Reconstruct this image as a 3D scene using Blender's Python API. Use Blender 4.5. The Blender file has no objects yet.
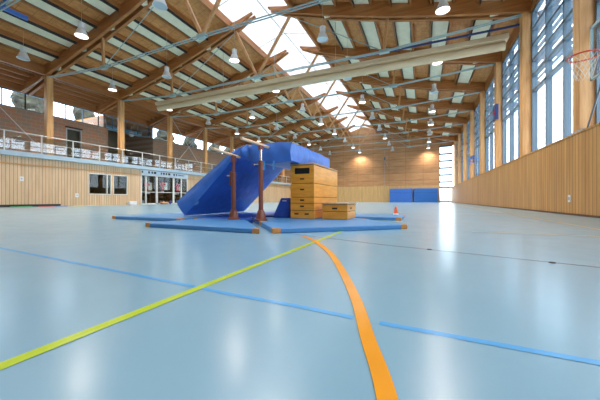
import bpy, math, random
from mathutils import Vector, Matrix
random.seed(7)
PI = math.pi

# ---------------------------------------------------------------- camera, sky, exposure
scene = bpy.context.scene
col = scene.collection
YAW = math.radians(23.64)
cam_data = bpy.data.cameras.new('camera')
cam_data.sensor_width = 36
cam_data.lens = 281 / 600 * 36
cam_data.shift_y = -0.0012
cam_data.clip_end = 400
cam = bpy.data.objects.new('camera', cam_data)
cam.location = (0, 0, 0.43)
cam.rotation_euler = (PI / 2, 0, YAW)
col.objects.link(cam)
scene.camera = cam

world = bpy.data.worlds.new('sky')
scene.world = world
world.use_nodes = True
wn, wl = world.node_tree.nodes, world.node_tree.links
bg = wn['Background']
tc = wn.new('ShaderNodeTexCoord')
sp = wn.new('ShaderNodeSeparateXYZ')
wl.new(tc.outputs['Generated'], sp.inputs[0])
rp = wn.new('ShaderNodeValToRGB')
rp.color_ramp.elements[0].position = 0.0
rp.color_ramp.elements[0].color = (0.55, 0.56, 0.55, 1)
rp.color_ramp.elements[1].position = 1.0
rp.color_ramp.elements[1].color = (0.95, 0.97, 1.0, 1)
e = rp.color_ramp.elements.new(0.03); e.color = (1.0, 1.0, 1.0, 1)
e = rp.color_ramp.elements.new(0.45); e.color = (0.96, 0.98, 1.0, 1)
wl.new(sp.outputs['Z'], rp.inputs[0])
wl.new(rp.outputs[0], bg.inputs[0])
SKY = 4.8
bg.inputs[1].default_value = SKY

vs = scene.view_settings
scene.display_settings.display_device = 'sRGB'
vs.view_transform = 'Standard'
vs.look = 'None'
vs.gamma = 1
vs.use_curve_mapping = False
vs.exposure = 0.25
LAMP_W = 440

# ---------------------------------------------------------------- materials
def newmat(name):
    m = bpy.data.materials.new(name); m.use_nodes = True
    nt = m.node_tree
    return m, nt, nt.nodes, nt.links, nt.nodes['Principled BSDF']

def plain(name, c, rough=0.5, metal=0.0, spec=0.5, noise=0.0, nscale=8, bump=0.0, coat=0.0):
    m, nt, N, L, b = newmat(name)
    b.inputs['Base Color'].default_value = (*c, 1)
    b.inputs['Roughness'].default_value = rough
    b.inputs['Metallic'].default_value = metal
    b.inputs['Specular IOR Level'].default_value = spec
    b.inputs['Coat Weight'].default_value = coat
    if noise or bump:
        t = N.new('ShaderNodeTexCoord'); n = N.new('ShaderNodeTexNoise')
        n.inputs['Scale'].default_value = nscale; n.inputs['Detail'].default_value = 4
        L.new(t.outputs['Object'], n.inputs['Vector'])
        if noise:
            r = N.new('ShaderNodeValToRGB')
            r.color_ramp.elements[0].position = 0.3; r.color_ramp.elements[1].position = 0.7
            r.color_ramp.elements[0].color = tuple(v * (1 - noise) for v in c) + (1,)
            r.color_ramp.elements[1].color = tuple(min(1, v * (1 + noise)) for v in c) + (1,)
            L.new(n.outputs['Fac'], r.inputs[0]); L.new(r.outputs[0], b.inputs['Base Color'])
        if bump:
            bp = N.new('ShaderNodeBump'); bp.inputs['Strength'].default_value = bump
            bp.inputs['Distance'].default_value = 0.02
            L.new(n.outputs['Fac'], bp.inputs['Height']); L.new(bp.outputs[0], b.inputs['Normal'])
    return m

def wood(name, c1, c2, scale=(1, 1, 1), rough=0.5, groove=None, seam=None, gdark=0.45, gw=0.08, alt=None):
    """grained timber; groove=(axis, pitch) cuts dark V joints, alt varies the tone board by board"""
    m, nt, N, L, b = newmat(name)
    b.inputs['Roughness'].default_value = rough
    t = N.new('ShaderNodeTexCoord'); mp = N.new('ShaderNodeMapping')
    mp.inputs['Scale'].default_value = scale
    L.new(t.outputs['Object'], mp.inputs[0])
    n = N.new('ShaderNodeTexNoise'); n.inputs['Scale'].default_value = 1.0
    n.inputs['Detail'].default_value = 6; n.inputs['Roughness'].default_value = 0.6
    L.new(mp.outputs[0], n.inputs['Vector'])
    r = N.new('ShaderNodeValToRGB')
    r.color_ramp.elements[0].position = 0.32; r.color_ramp.elements[1].position = 0.68
    r.color_ramp.elements[0].color = (*c1, 1); r.color_ramp.elements[1].color = (*c2, 1)
    L.new(n.outputs['Fac'], r.inputs[0])
    out = r.outputs[0]
    height = None
    for g in (groove, seam):
        if not g: continue
        s = N.new('ShaderNodeSeparateXYZ'); L.new(t.outputs['Object'], s.inputs[0])
        d = N.new('ShaderNodeMath'); d.operation = 'DIVIDE'; d.inputs[1].default_value = g[1]
        L.new(s.outputs[g[0]], d.inputs[0])
        fr = N.new('ShaderNodeMath'); fr.operation = 'FRACT'; L.new(d.outputs[0], fr.inputs[0])
        lt = N.new('ShaderNodeMath'); lt.operation = 'LESS_THAN'; lt.inputs[1].default_value = g[2] if len(g) > 2 else gw
        L.new(fr.outputs[0], lt.inputs[0])
        if g is groove and alt:
            fl = N.new('ShaderNodeMath'); fl.operation = 'FLOOR'; L.new(d.outputs[0], fl.inputs[0])
            w = N.new('ShaderNodeTexWhiteNoise'); w.noise_dimensions = '1D'; L.new(fl.outputs[0], w.inputs['W'])
            mr = N.new('ShaderNodeMapRange'); mr.inputs['To Min'].default_value = 1 - alt; mr.inputs['To Max'].default_value = 1 + alt
            L.new(w.outputs['Value'], mr.inputs[0])
            mu = N.new('ShaderNodeVectorMath'); mu.operation = 'SCALE'
            L.new(out, mu.inputs[0]); L.new(mr.outputs[0], mu.inputs['Scale']); out = mu.outputs[0]
        mx = N.new('ShaderNodeMix'); mx.data_type = 'RGBA'
        L.new(lt.outputs[0], mx.inputs[0]); L.new(out, mx.inputs[6])
        mx.inputs[7].default_value = tuple(v * gdark for v in c1) + (1,)
        out = mx.outputs[2]
    L.new(out, b.inputs['Base Color'])
    return m

def brick(name, c1, c2, mortar, w, h):
    m, nt, N, L, b = newmat(name)
    b.inputs['Roughness'].default_value = 0.85
    t = N.new('ShaderNodeTexCoord'); s = N.new('ShaderNodeSeparateXYZ'); cb = N.new('ShaderNodeCombineXYZ')
    L.new(t.outputs['Object'], s.inputs[0]); L.new(s.outputs['Y'], cb.inputs[0]); L.new(s.outputs['Z'], cb.inputs[1])
    k = N.new('ShaderNodeTexBrick'); L.new(cb.outputs[0], k.inputs['Vector'])
    k.inputs['Color1'].default_value = (*c1, 1); k.inputs['Color2'].default_value = (*c2, 1)
    k.inputs['Mortar'].default_value = (*mortar, 1); k.inputs['Scale'].default_value = 1
    k.inputs['Mortar Size'].default_value = 0.012; k.inputs['Brick Width'].default_value = w
    k.inputs['Row Height'].default_value = h; k.inputs['Bias'].default_value = 0.1
    L.new(k.outputs['Color'], b.inputs['Base Color'])
    return m

def glass(name, tint, gloss=0.12, rough=0.02):
    """clear pane: light passes straight through, a share is mirrored"""
    m, nt, N, L, b = newmat(name)
    N.remove(b)
    tr = N.new('ShaderNodeBsdfTransparent'); tr.inputs[0].default_value = (*tint, 1)
    gl = N.new('ShaderNodeBsdfGlossy'); gl.inputs['Roughness'].default_value = rough
    lw_ = N.new('ShaderNodeLayerWeight'); lw_.inputs['Blend'].default_value = 0.5
    fr = N.new('ShaderNodeMath'); fr.operation = 'POWER'; fr.inputs[1].default_value = 5.0
    L.new(lw_.outputs['Facing'], fr.inputs[0])
    ad = N.new('ShaderNodeMath'); ad.operation = 'ADD'; ad.inputs[1].default_value = gloss; ad.use_clamp = True
    mx = N.new('ShaderNodeMixShader')
    L.new(fr.outputs[0], ad.inputs[0]); L.new(ad.outputs[0], mx.inputs[0])
    L.new(tr.outputs[0], mx.inputs[1]); L.new(gl.outputs[0], mx.inputs[2])
    L.new(mx.outputs[0], N['Material Output'].inputs[0])
    return m

def translucent(name, c, clear=0.3):
    m, nt, N, L, b = newmat(name)
    N.remove(b)
    tr = N.new('ShaderNodeBsdfTransparent'); tr.inputs[0].default_value = (*c, 1)
    tl = N.new('ShaderNodeBsdfTranslucent'); tl.inputs[0].default_value = (*c, 1)
    mx = N.new('ShaderNodeMixShader'); mx.inputs[0].default_value = 1 - clear
    L.new(tr.outputs[0], mx.inputs[1]); L.new(tl.outputs[0], mx.inputs[2])
    L.new(mx.outputs[0], N['Material Output'].inputs[0])
    return m

def emit(name, c, s):
    m, nt, N, L, b = newmat(name)
    b.inputs['Base Color'].default_value = (*c, 1)
    b.inputs['Emission Color'].default_value = (*c, 1)
    b.inputs['Emission Strength'].default_value = s
    return m

M = {}
M['glulam_x'] = wood('glulam_across', (0.33, 0.115, 0.028), (0.54, 0.22, 0.06), (0.6, 6, 9))
M['glulam_y'] = wood('glulam_along', (0.30, 0.105, 0.026), (0.50, 0.20, 0.055), (6, 0.5, 9))
M['column'] = wood('column_timber', (0.50, 0.23, 0.07), (0.74, 0.41, 0.16), (9, 9, 0.7))
M['strut'] = wood('strut_timber', (0.50, 0.23, 0.08), (0.72, 0.40, 0.17), (5, 5, 2))
M['deck'] = wood('roof_deck_boards', (0.48, 0.18, 0.045), (0.68, 0.31, 0.09), (7, 3, 7), 0.6, groove=(1, 0.62, 0.03), gdark=0.6)
M['purlin_edge'] = plain('panel_shadow_gap', (0.05, 0.045, 0.04), 0.8)
M['acoustic'] = plain('acoustic_panel', (0.86, 0.79, 0.58), 0.9, noise=0.05, nscale=3)
M['slat_r'] = wood('right_wall_boards', (0.50, 0.245, 0.075), (0.64, 0.355, 0.125), (5, 5, 0.5), 0.5, groove=(1, 0.165, 0.11), alt=0.1, gdark=0.36)
M['slat_l'] = wood('left_wall_boards', (0.64, 0.42, 0.24), (0.78, 0.56, 0.35), (5, 5, 0.5), 0.55, groove=(1, 0.165, 0.12), alt=0.06, gdark=0.42)
M['back_low'] = wood('back_wall_boards', (0.60, 0.36, 0.14), (0.76, 0.50, 0.22), (5, 5, 0.5), 0.5, groove=(0, 0.165, 0.1), alt=0.06)
M['back_high'] = wood('back_wall_panels', (0.42, 0.205, 0.085), (0.58, 0.31, 0.14), (0.6, 3, 2.5), 0.6, groove=(2, 1.08, 0.035), seam=(0, 2.4, 0.012), alt=0.1, gdark=0.5)
M['brick'] = brick('gallery_brick', (0.50, 0.22, 0.115), (0.33, 0.235, 0.17), (0.42, 0.34, 0.27), 0.5, 0.25)
M['brick_grey'] = brick('gallery_block', (0.42, 0.24, 0.14), (0.30, 0.22, 0.16), (0.40, 0.33, 0.27), 0.5, 0.25)
M['concrete'] = plain('pale_blue_slab_edge', (0.42, 0.55, 0.66), 0.6, noise=0.05, nscale=2)
M['steel'] = plain('pale_green_steel', (0.36, 0.47, 0.46), 0.45, 0.1)
M['rail'] = plain('light_grey_rail', (0.62, 0.62, 0.60), 0.4, 0.2)
M['frame'] = plain('blue_grey_window_frame', (0.13, 0.195, 0.25), 0.4)
M['white_frame'] = plain('white_frame', (0.80, 0.80, 0.78), 0.4)
M['louvre'] = plain('canopy_steel', (0.22, 0.30, 0.38), 0.6)
M['glass'] = glass('window_glass', (0.86, 0.93, 1.0), 0.03)
M['rail_glass'] = glass('balustrade_glass', (0.92, 0.95, 0.95), 0.09)
M['shop_glass'] = glass('interior_window_glass', (0.85, 0.88, 0.85), 0.03)
M['skylight'] = translucent('skylight_sheet', (0.50, 0.515, 0.535), 0.06)
M['dark'] = plain('dark_rubber', (0.02, 0.022, 0.025), 0.6)
M['black'] = plain('black_slot', (0.008, 0.008, 0.008), 0.9)
M['room'] = plain('dim_room_wall', (0.22, 0.19, 0.13), 0.8, noise=0.2, nscale=1)
M['reflector'] = plain('white_lamp_housing', (0.72, 0.73, 0.72), 0.4)
M['lamp_on'] = emit('lit_lamp_glass', (1.0, 0.93, 0.82), 6.0)
M['lamp_off'] = plain('unlit_lamp_glass', (0.55, 0.60, 0.62), 0.2)
M['cable'] = plain('lamp_cable', (0.55, 0.5, 0.42), 0.6)
M['curtain'] = wood('cream_curtain_case', (0.66, 0.50, 0.29), (0.78, 0.62, 0.40), (0.4, 5, 5), 0.7)
M['navy'] = plain('navy_pipe', (0.035, 0.06, 0.20), 0.4)
M['blue_steel'] = plain('bright_blue_steel', (0.04, 0.16, 0.52), 0.35)
M['duct'] = plain('pale_blue_duct', (0.25, 0.50, 0.62), 0.4)
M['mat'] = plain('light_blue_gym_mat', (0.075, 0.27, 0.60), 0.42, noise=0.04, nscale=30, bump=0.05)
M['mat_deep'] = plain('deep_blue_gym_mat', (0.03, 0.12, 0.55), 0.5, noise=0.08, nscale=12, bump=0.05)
M['soft'] = plain('royal_blue_soft_mat', (0.055, 0.195, 0.66), 0.36, noise=0.12, nscale=5, bump=0.9)
M['soft_top'] = plain('sky_blue_soft_mat', (0.05, 0.20, 0.66), 0.40, noise=0.10, nscale=5, bump=0.2)
M['leather'] = plain('tan_corner_leather', (0.62, 0.27, 0.07), 0.5, noise=0.15, nscale=60)
M['tan'] = plain('tan_leather_pad', (0.52, 0.30, 0.15), 0.5, noise=0.12, nscale=40)
M['boxwood'] = wood('varnished_box_wood', (0.76, 0.30, 0.028), (0.93, 0.44, 0.06), (3, 3, 18), 0.3)
M['boxwood2'] = wood('varnished_box_wood_pale', (0.60, 0.27, 0.06), (0.76, 0.38, 0.11), (3, 3, 18), 0.35)
M['post'] = plain('brown_bar_post', (0.22, 0.07, 0.045), 0.35)
M['chrome'] = plain('chrome', (0.7, 0.7, 0.72), 0.2, 1.0)
M['bar'] = wood('bar_ash_wood', (0.72, 0.45, 0.26), (0.86, 0.60, 0.40), (20, 1, 20), 0.4)
M['red'] = plain('red_rim', (0.75, 0.10, 0.05), 0.4)
M['red_cloth'] = plain('red_cloth', (0.80, 0.03, 0.05), 0.7)
M['white'] = plain('white_paint', (0.8, 0.8, 0.8), 0.5)
M['net'] = plain('white_net_cord', (0.75, 0.72, 0.66), 0.8)
M['board'] = glass('clear_backboard', (0.80, 0.88, 0.95), 0.10, 0.1)
M['cone'] = plain('orange_cone', (0.85, 0.12, 0.03), 0.5)
M['shelf'] = plain('dark_brown_shelf', (0.12, 0.06, 0.035), 0.6, noise=0.3, nscale=5)
M['grey_card'] = plain('grey_card', (0.4, 0.4, 0.42), 0.7)
M['ball'] = plain('navy_ball', (0.06, 0.04, 0.32), 0.4)
M['orange_trim'] = plain('orange_rail_wood', (0.72, 0.34, 0.10), 0.5)
M['floor_green'] = plain('green_floor_tape', (0.03, 0.35, 0.12), 0.4)
M['floor_red'] = plain('red_floor_tape', (0.6, 0.04, 0.06), 0.4)
M['floor_blue'] = plain('blue_floor_tape', (0.03, 0.12, 0.55), 0.4)
M['floor_yellow'] = plain('yellow_floor_tape', (0.75, 0.68, 0.03), 0.4)

def floor_mat():
    m, nt, N, L, b = newmat('light_blue_sports_floor')
    t = N.new('ShaderNodeTexCoord')
    n = N.new('ShaderNodeTexNoise'); n.inputs['Scale'].default_value = 0.9; n.inputs['Detail'].default_value = 5
    L.new(t.outputs['Object'], n.inputs['Vector'])
    r = N.new('ShaderNodeValToRGB')
    r.color_ramp.elements[0].position = 0.35; r.color_ramp.elements[1].position = 0.68
    r.color_ramp.elements[0].color = (0.232, 0.435, 0.60, 1); r.color_ramp.elements[1].color = (0.255, 0.46, 0.62, 1)
    L.new(n.outputs['Fac'], r.inputs[0]); L.new(r.outputs[0], b.inputs['Base Color'])
    n2 = N.new('ShaderNodeTexNoise'); n2.inputs['Scale'].default_value = 5; n2.inputs['Detail'].default_value = 3
    L.new(t.outputs['Object'], n2.inputs['Vector'])
    mr = N.new('ShaderNodeMapRange'); mr.inputs['To Min'].default_value = 0.18; mr.inputs['To Max'].default_value = 0.26
    L.new(n2.outputs['Fac'], mr.inputs[0]); L.new(mr.outputs[0], b.inputs['Roughness'])
    b.inputs['Specular IOR Level'].default_value = 0.75
    return m
M['floor'] = floor_mat()
def line_mat(name, c):
    return plain(name, c, 0.2, noise=0.05, nscale=6)
M['line_orange'] = line_mat('orange_court_line', (0.86, 0.36, 0.02))
M['line_yellow'] = line_mat('yellow_green_court_line', (0.50, 0.66, 0.04))
M['line_blue'] = line_mat('blue_court_line', (0.11, 0.42, 0.86))
M['line_black'] = line_mat('dark_court_line', (0.10, 0.12, 0.14))
M['line_pale'] = line_mat('pale_yellow_court_line', (0.62, 0.60, 0.36))

# ---------------------------------------------------------------- mesh helpers
class MB:
    def __init__(s): s.v = []; s.f = []
    def add(s, vs, fs):
        o = len(s.v); s.v += [tuple(p) for p in vs]; s.f += [tuple(o + i for i in q) for q in fs]; return s
    def box(s, x0, x1, y0, y1, z0, z1):
        return s.add([(x0, y0, z0), (x1, y0, z0), (x1, y1, z0), (x0, y1, z0), (x0, y0, z1), (x1, y0, z1), (x1, y1, z1), (x0, y1, z1)],
                     [(0, 3, 2, 1), (4, 5, 6, 7), (0, 1, 5, 4), (1, 2, 6, 5), (2, 3, 7, 6), (3, 0, 4, 7)])
    def tube(s, pts, r, n=8, cap=True):
        pts = [Vector(p) for p in pts]
        rs = r if isinstance(r, (list, tuple)) else [r] * len(pts)
        base = len(s.v); up = None
        for i, p in enumerate(pts):
            d = (pts[min(i + 1, len(pts) - 1)] - pts[max(i - 1, 0)]).normalized()
            if up is None:
                up = Vector((0, 0, 1)) if abs(d.z) < 0.9 else Vector((1, 0, 0))
            a = d.cross(up).normalized(); b = a.cross(d).normalized(); up = b
            for k in range(n):
                t = 2 * PI * k / n
                s.v.append(tuple(p + (a * math.cos(t) + b * math.sin(t)) * rs[i]))
        for i in range(len(pts) - 1):
            for k in range(n):
                k2 = (k + 1) % n
                s.f.append((base + i * n + k, base + i * n + k2, base + (i + 1) * n + k2, base + (i + 1) * n + k))
        if cap:
            s.f.append(tuple(base + k for k in range(n))[::-1])
            s.f.append(tuple(base + (len(pts) - 1) * n + k for k in range(n)))
        return s
    def bar(s, a, b, w, h):
        """rectangular bar from a to b, w across, h deep"""
        a, b = Vector(a), Vector(b); d = (b - a).normalized()
        up = Vector((0, 0, 1)) if abs(d.z) < 0.95 else Vector((0, 1, 0))
        r = d.cross(up).normalized(); u = r.cross(d).normalized()
        q = []
        for p in (a, b):
            for i, j in ((-1, -1), (1, -1), (1, 1), (-1, 1)): q.append(p + r * w / 2 * i + u * h / 2 * j)
        return s.add(q, [(0, 1, 2, 3), (7, 6, 5, 4), (0, 4, 5, 1), (1, 5, 6, 2), (2, 6, 7, 3), (3, 7, 4, 0)])
    def lathe(s, prof, n=16, c=(0, 0, 0)):
        base = len(s.v)
        for r, z in prof:
            for k in range(n):
                t = 2 * PI * k / n; s.v.append((c[0] + r * math.cos(t), c[1] + r * math.sin(t), c[2] + z))
        for i in range(len(prof) - 1):
            for k in range(n):
                k2 = (k + 1) % n
                s.f.append((base + i * n + k, base + i * n + k2, base + (i + 1) * n + k2, base + (i + 1) * n + k))
        s.f.append(tuple(base + k for k in range(n))[::-1])
        s.f.append(tuple(base + (len(prof) - 1) * n + k for k in range(n)))
        return s
    def prism_y(s, poly, y0, y1):
        n = len(poly); base = len(s.v)
        s.v += [(x, y0, z) for x, z in poly] + [(x, y1, z) for x, z in poly]
        s.f.append(tuple(base + i for i in range(n))); s.f.append(tuple(base + n + i for i in range(n))[::-1])
        for i in range(n):
            j = (i + 1) % n; s.f.append((base + j, base + i, base + n + i, base + n + j))
        return s
    def prism_z(s, poly, z0, z1):
        n = len(poly); base = len(s.v)
        s.v += [(x, y, z0) for x, y in poly] + [(x, y, z1) for x, y in poly]
        s.f.append(tuple(base + i for i in range(n))[::-1]); s.f.append(tuple(base + n + i for i in range(n)))
        for i in range(n):
            j = (i + 1) % n; s.f.append((base + i, base + j, base + n + j, base + n + i))
        return s
    def build(s, name, m, parent=None, smooth=False, bevel=0, seg=2, fix=True):
        me = bpy.data.meshes.new(name); me.from_pydata(s.v, [], s.f); me.validate(); me.update()
        me.materials.append(m)
        if fix:
            import bmesh
            bm = bmesh.new(); bm.from_mesh(me); bmesh.ops.recalc_face_normals(bm, faces=bm.faces); bm.to_mesh(me); bm.free()
        if smooth:
            for p in me.polygons: p.use_smooth = True
            me.set_sharp_from_angle(angle=math.radians(40))
        o = bpy.data.objects.new(name, me); col.objects.link(o)
        if parent: o.parent = parent
        if bevel:
            b = o.modifiers.new('bevel', 'BEVEL'); b.width = bevel; b.segments = seg; b.limit_method = 'ANGLE'
        return o

def tag(o, label=None, cat=None, group=None, kind=None):
    if label: o['label'] = label
    if cat: o['category'] = cat
    if group: o['group'] = group
    if kind: o['kind'] = kind
    return o
def empty(name, loc, rz=0):
    o = bpy.data.objects.new(name, None); o.location = loc; o.rotation_euler = (0, 0, rz)
    o.empty_display_size = 0.1; col.objects.link(o); return o
def struct(o, label=None):
    o['kind'] = 'structure'
    if label: o['label'] = label
    return o
def copy_tree(o, parent=None):
    c = o.copy(); col.objects.link(c)
    if parent: c.parent = parent
    for ch in list(o.children):
        copy_tree(ch, c)
    return c
ORD = ['first', 'second', 'third', 'fourth', 'fifth', 'sixth', 'seventh', 'eighth', 'ninth', 'tenth', 'eleventh', 'twelfth', 'thirteenth']

# ---------------------------------------------------------------- dimensions of the hall
XR, XL = 3.8, -21.3
XG = -24.0                       # gallery rear wall
YF, YB = -5.5, 45.0
RIDGE = -8.75
DECK0, SL = 8.65, 0.25           # roof deck height at the eave line and its slope
FY = [9.75 + 4.57 * k for k in range(-3, 8)]
def deck(x): return DECK0 + SL * ((XR - x) if x > RIDGE else (x - XL))

# ---------------------------------------------------------------- setting
struct(MB().box(-30, XR + 0.4, YF - 0.2, YB + 0.3, -0.3, 0).build('floor', M['floor']), 'light blue polished sports hall floor')
# ground outside
struct(MB().box(XR + 0.45, 40, -30, 80, -0.3, -0.02).build('trim_1', plain('outdoor_paving', (0.6, 0.6, 0.58), 0.9)))

# right wall: timber boarding, cap, sill
struct(MB().box(3.70, 3.82, YF, YB, 0.0, 2.14).build('wall_right', M['slat_r']), 'orange timber boarding below the tall windows')
struct(MB().box(3.68, 4.25, YF, YB, 2.14, 2.18).build('trim_2', M['slat_r']), 'timber cap on the right wall boarding')
struct(MB().box(3.82, 4.25, YF, YB, -0.02, 2.14).build('wall_right_outer', M['brick_grey']))
struct(MB().box(3.67, 3.70, YF, YB, 0.0, 0.05).build('baseboard_right', M['shelf']))
# left wall (ground floor under the gallery) with openings for two windows and the entrance
WIN = [(12.0, 13.55), (13.70, 14.80)]
DOOR = (15.95, 21.0)
lw = MB()
def lwbox(y0, y1, z0, z1): lw.box(XL - 0.15, XL, y0, y1, z0, z1)
lwbox(YF, WIN[0][0], 0, 2.9); lwbox(WIN[1][1], DOOR[0], 0, 2.9); lwbox(DOOR[1], YB, 0, 2.9)
lwbox(WIN[0][0], WIN[1][1], 0, 0.78); lwbox(WIN[0][0], WIN[1][1], 2.27, 2.9); lwbox(WIN[0][1], WIN[1][0], 0.78, 2.27)
lwbox(DOOR[0], DOOR[1], 2.86, 2.9)
struct(lw.build('wall_left', M['slat_l']), 'pale vertical timber boarding below the gallery')
struct(MB().box(XL, XL + 0.03, YF, 10.35, 0, 0.13).build('baseboard_left', M['dark']))
struct(MB().box(XL, XL + 0.025, YF, 15.7, 2.42, 2.48).build('trim_3', M['orange_trim']), 'thin orange timber rail along the left wall')
struct(MB().box(XL, XL + 0.025, 21.0, YB, 2.42, 2.48).build('trim_4', M['orange_trim']))
# gallery slab
struct(MB().box(XG - 4.2, XL + 0.26, YF, YB, 2.90, 3.16).build('trim_5', M['concrete']), 'pale blue edge of the gallery floor')
# rooms behind the ground floor
struct(MB().box(XL - 5, XL - 4.9, YF, YB, 0, 2.9).build('wall_back_of_rooms', M['room']))
struct(MB().box(XL - 4.9, XL - 0.15, 15.2, 15.35, 0, 2.9).build('wall_partition', M['room']))
struct(MB().box(XL - 4.9, XL - 0.15, 21.3, 21.45, 0, 2.9).build('wall_partition_far', M['room']))
struct(MB().box(XL - 4.9, XL - 0.15, 11.0, 11.15, 0, 2.9).build('wall_partition_near', M['room']))

# gallery rear wall
g = MB()
HB = 6.32
D0, D1 = 12.07, 12.95
g.box(XG - 0.25, XG, YF, D0, 3.16, HB); g.box(XG - 0.25, XG, D1, 15.0, 3.16, HB); g.box(XG - 0.25, XG, D0, D1, 5.62, HB)
g.box(XG - 4, XG - 0.25, 14.8, 15.0, 3.16, 7.3)
struct(g.build('wall_gallery', M['brick']), 'orange and grey brick wall at the back of the gallery')
struct(MB().box(XG - 0.25, XG, 19.26, YB, 3.16, HB).box(XG - 4, XG - 0.25, 19.26, 19.46, 3.16, 7.3).build('wall_gallery_far', M['brick_grey']), 'brown block wall at the far end of the gallery')
struct(MB().box(XG - 4.2, XG - 4, 14.8, 19.46, 3.16, 7.3).build('wall_alcove', M['room']))
struct(MB().box(XG - 4.2, XG - 0.25, 14.8, 19.46, 7.3, 7.4).build('ceiling_alcove', M['deck']))
struct(MB().box(XG - 4.2, XG - 0.25, YF, 14.8, 6.2, 6.3).box(XG - 4.2, XG - 0.25, 19.46, YB, 6.2, 6.3).build('trim_20', M['concrete']))
# gallery doorway
dr = struct(MB().box(XG - 0.02, XG + 0.03, D0 - 0.07, D0, 3.16, 5.69).box(XG - 0.02, XG + 0.03, D1, D1 + 0.07, 3.16, 5.69)
            .box(XG - 0.02, XG + 0.03, D0, D1, 5.62, 5.69).build('door_1', M['grey_card']), 'dark doorway in the gallery brick wall')
MB().box(XG - 0.3, XG + 0.09, D0 - 0.12, D1 + 0.12, 5.72, 5.80).build('lintel', M['dark'], dr)
MB().box(XG - 0.22, XG - 0.18, D0, D1, 3.16, 5.62).build('door_leaf', plain('dark_green_door', (0.035, 0.04, 0.02), 0.5), dr)
# clerestory above the gallery wall
n_win = [0]
def window(label=None):
    n_win[0] += 1
    return 'window_%d' % n_win[0]
ys = [YF] + [y for y in FY if YF < y < YB] + [YB]
for a, b in zip(ys[:-1], ys[1:]):
    if b < 1: continue
    w = MB()
    for y in [a + (b - a) * i / 4 for i in range(5)]: w.box(XG - 0.16, XG - 0.10, y - 0.025, y + 0.025, HB, 7.45)
    w.box(XG - 0.18, XG - 0.08, a, b, HB, HB + 0.06); w.box(XG - 0.18, XG - 0.08, a, b, 7.38, 7.45)
    o = struct(w.build(window(), M['frame']), 'clerestory window above the gallery')
    MB().box(XG - 0.135, XG - 0.125, a, b, HB + 0.06, 7.38).build('pane', M['glass'], o)
struct(MB().box(XG - 0.25, XG, YF, YB, 7.45, 7.98).build('trim_6', M['glulam_y']))

# end wall: low boards, high panels, gable, glazed corner
XC = 2.15
struct(MB().box(XL - 2.8, XC, YB, YB + 0.2, 0, 2.45).build('wall_back', M['back_low']), 'pale boarding along the foot of the end wall')
g = MB(); xs = [XL - 2.8, XL, RIDGE, XC, XR + 0.4]
g.prism_y([(XL - 2.8, 2.45), (XC, 2.45), (XC, deck(XC) + 0.1), (-6.7, deck(-6.7) + 0.1), (RIDGE, 11.95), (-10.8, deck(-10.8) + 0.1), (XL - 2.8, deck(XL - 2.8) + 0.1)], YB + 0.04, YB + 0.2)
struct(g.build('wall_end', M['back_high']), 'brown horizontal panelling of the end wall')
struct(MB().box(XC, 4.25, YB, YB + 0.2, 8.05, 9.2).build('wall_end_top', M['back_high']))
w = MB()
for x in (XC + 0.03, 3.77): w.box(x - 0.035, x + 0.035, YB, YB + 0.1, 0, 8.05)
for z in (0.05, 2.15, 2.9, 3.9, 4.9, 5.9, 6.9, 8.0): w.box(XC, 3.8, YB, YB + 0.1, z - 0.13, z + 0.13)
o = struct(w.build('door_2', M['frame']), 'tall glazed door strip in the far right corner')
MB().box(XC + 0.06, 3.74, YB + 0.04, YB + 0.05, 0.09, 7.96).build('pane', M['glass'], o)
MB().box(2.35, 2.42, YB, YB + 0.09, 0.09, 2.1).box(3.25, 3.32, YB, YB + 0.09, 0.09, 2.1).build('door_stile', M['grey_card'], o)
# wall behind the camera
struct(MB().box(XL - 3, XR + 0.5, YF - 0.2, YF, 0, 12).build('wall_front', M['back_high']))

# roof deck, both slopes, carried past the eave lines
def slab(x0, x1, t=0.12, dz=0.0):
    dk = MB(); dk.prism_y([(x0, deck(x0) + dz), (x1, deck(x1) + dz), (x1, deck(x1) + dz + t), (x0, deck(x0) + dz + t)], YF, YB + 0.2)
    struct(dk.build('ceiling', M['deck']), 'boarded timber roof deck, %s slope' % ('right' if x1 > 0 else 'left'))
slab(-6.7, 4.25); slab(-24.45, -10.8)
# skylight: two translucent slopes with glazing bars
sk = MB()
for x0, x1 in ((-10.8, RIDGE), (RIDGE, -6.7)):
    z0 = deck(x0) if x0 < RIDGE - 0.1 else 11.83
    z1 = deck(x1) if x1 > RIDGE + 0.1 else 11.83
    sk.prism_y([(x0, z0 + 0.12), (x1, z1 + 0.12), (x1, z1 + 0.14), (x0, z0 + 0.14)], YF, YB)
sky_o = struct(sk.build(window(), M['skylight']), 'long translucent ridge skylight')
bars = MB()
y = YF
while y < YB:
    for x0 in (-10.8, -6.7):
        bars.bar((x0, y, deck(x0) + 0.08), (RIDGE, y, 11.90), 0.035, 0.05)
    y += 4.57
bars.bar((RIDGE, YF, 11.9), (RIDGE, YB, 11.9), 0.06, 0.08)
bars.build('glazing_bar', M['white_frame'], sky_o)
n_trim = [10]
for x, nm in ((-10.85, 'left'), (-6.65, 'right')):
    n_trim[0] += 1
    struct(MB().box(x - 0.08, x + 0.08, YF, YB, deck(x) - 0.33, deck(x) + 0.05).build('trim_%d' % n_trim[0], M['glulam_y']), 'timber edge beam on the %s side of the skylight' % nm)
# eave beams on both column lines
struct(MB().box(XL - 0.10, XL + 0.10, YF, YB, 8.05, 8.62).build('trim_13', M['glulam_y']), 'deep timber beam over the gallery columns')
struct(MB().box(3.98, 4.22, YF, YB, 7.98, 8.62).build('trim_14', M['glulam_y']), 'timber beam above the tall windows')

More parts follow.
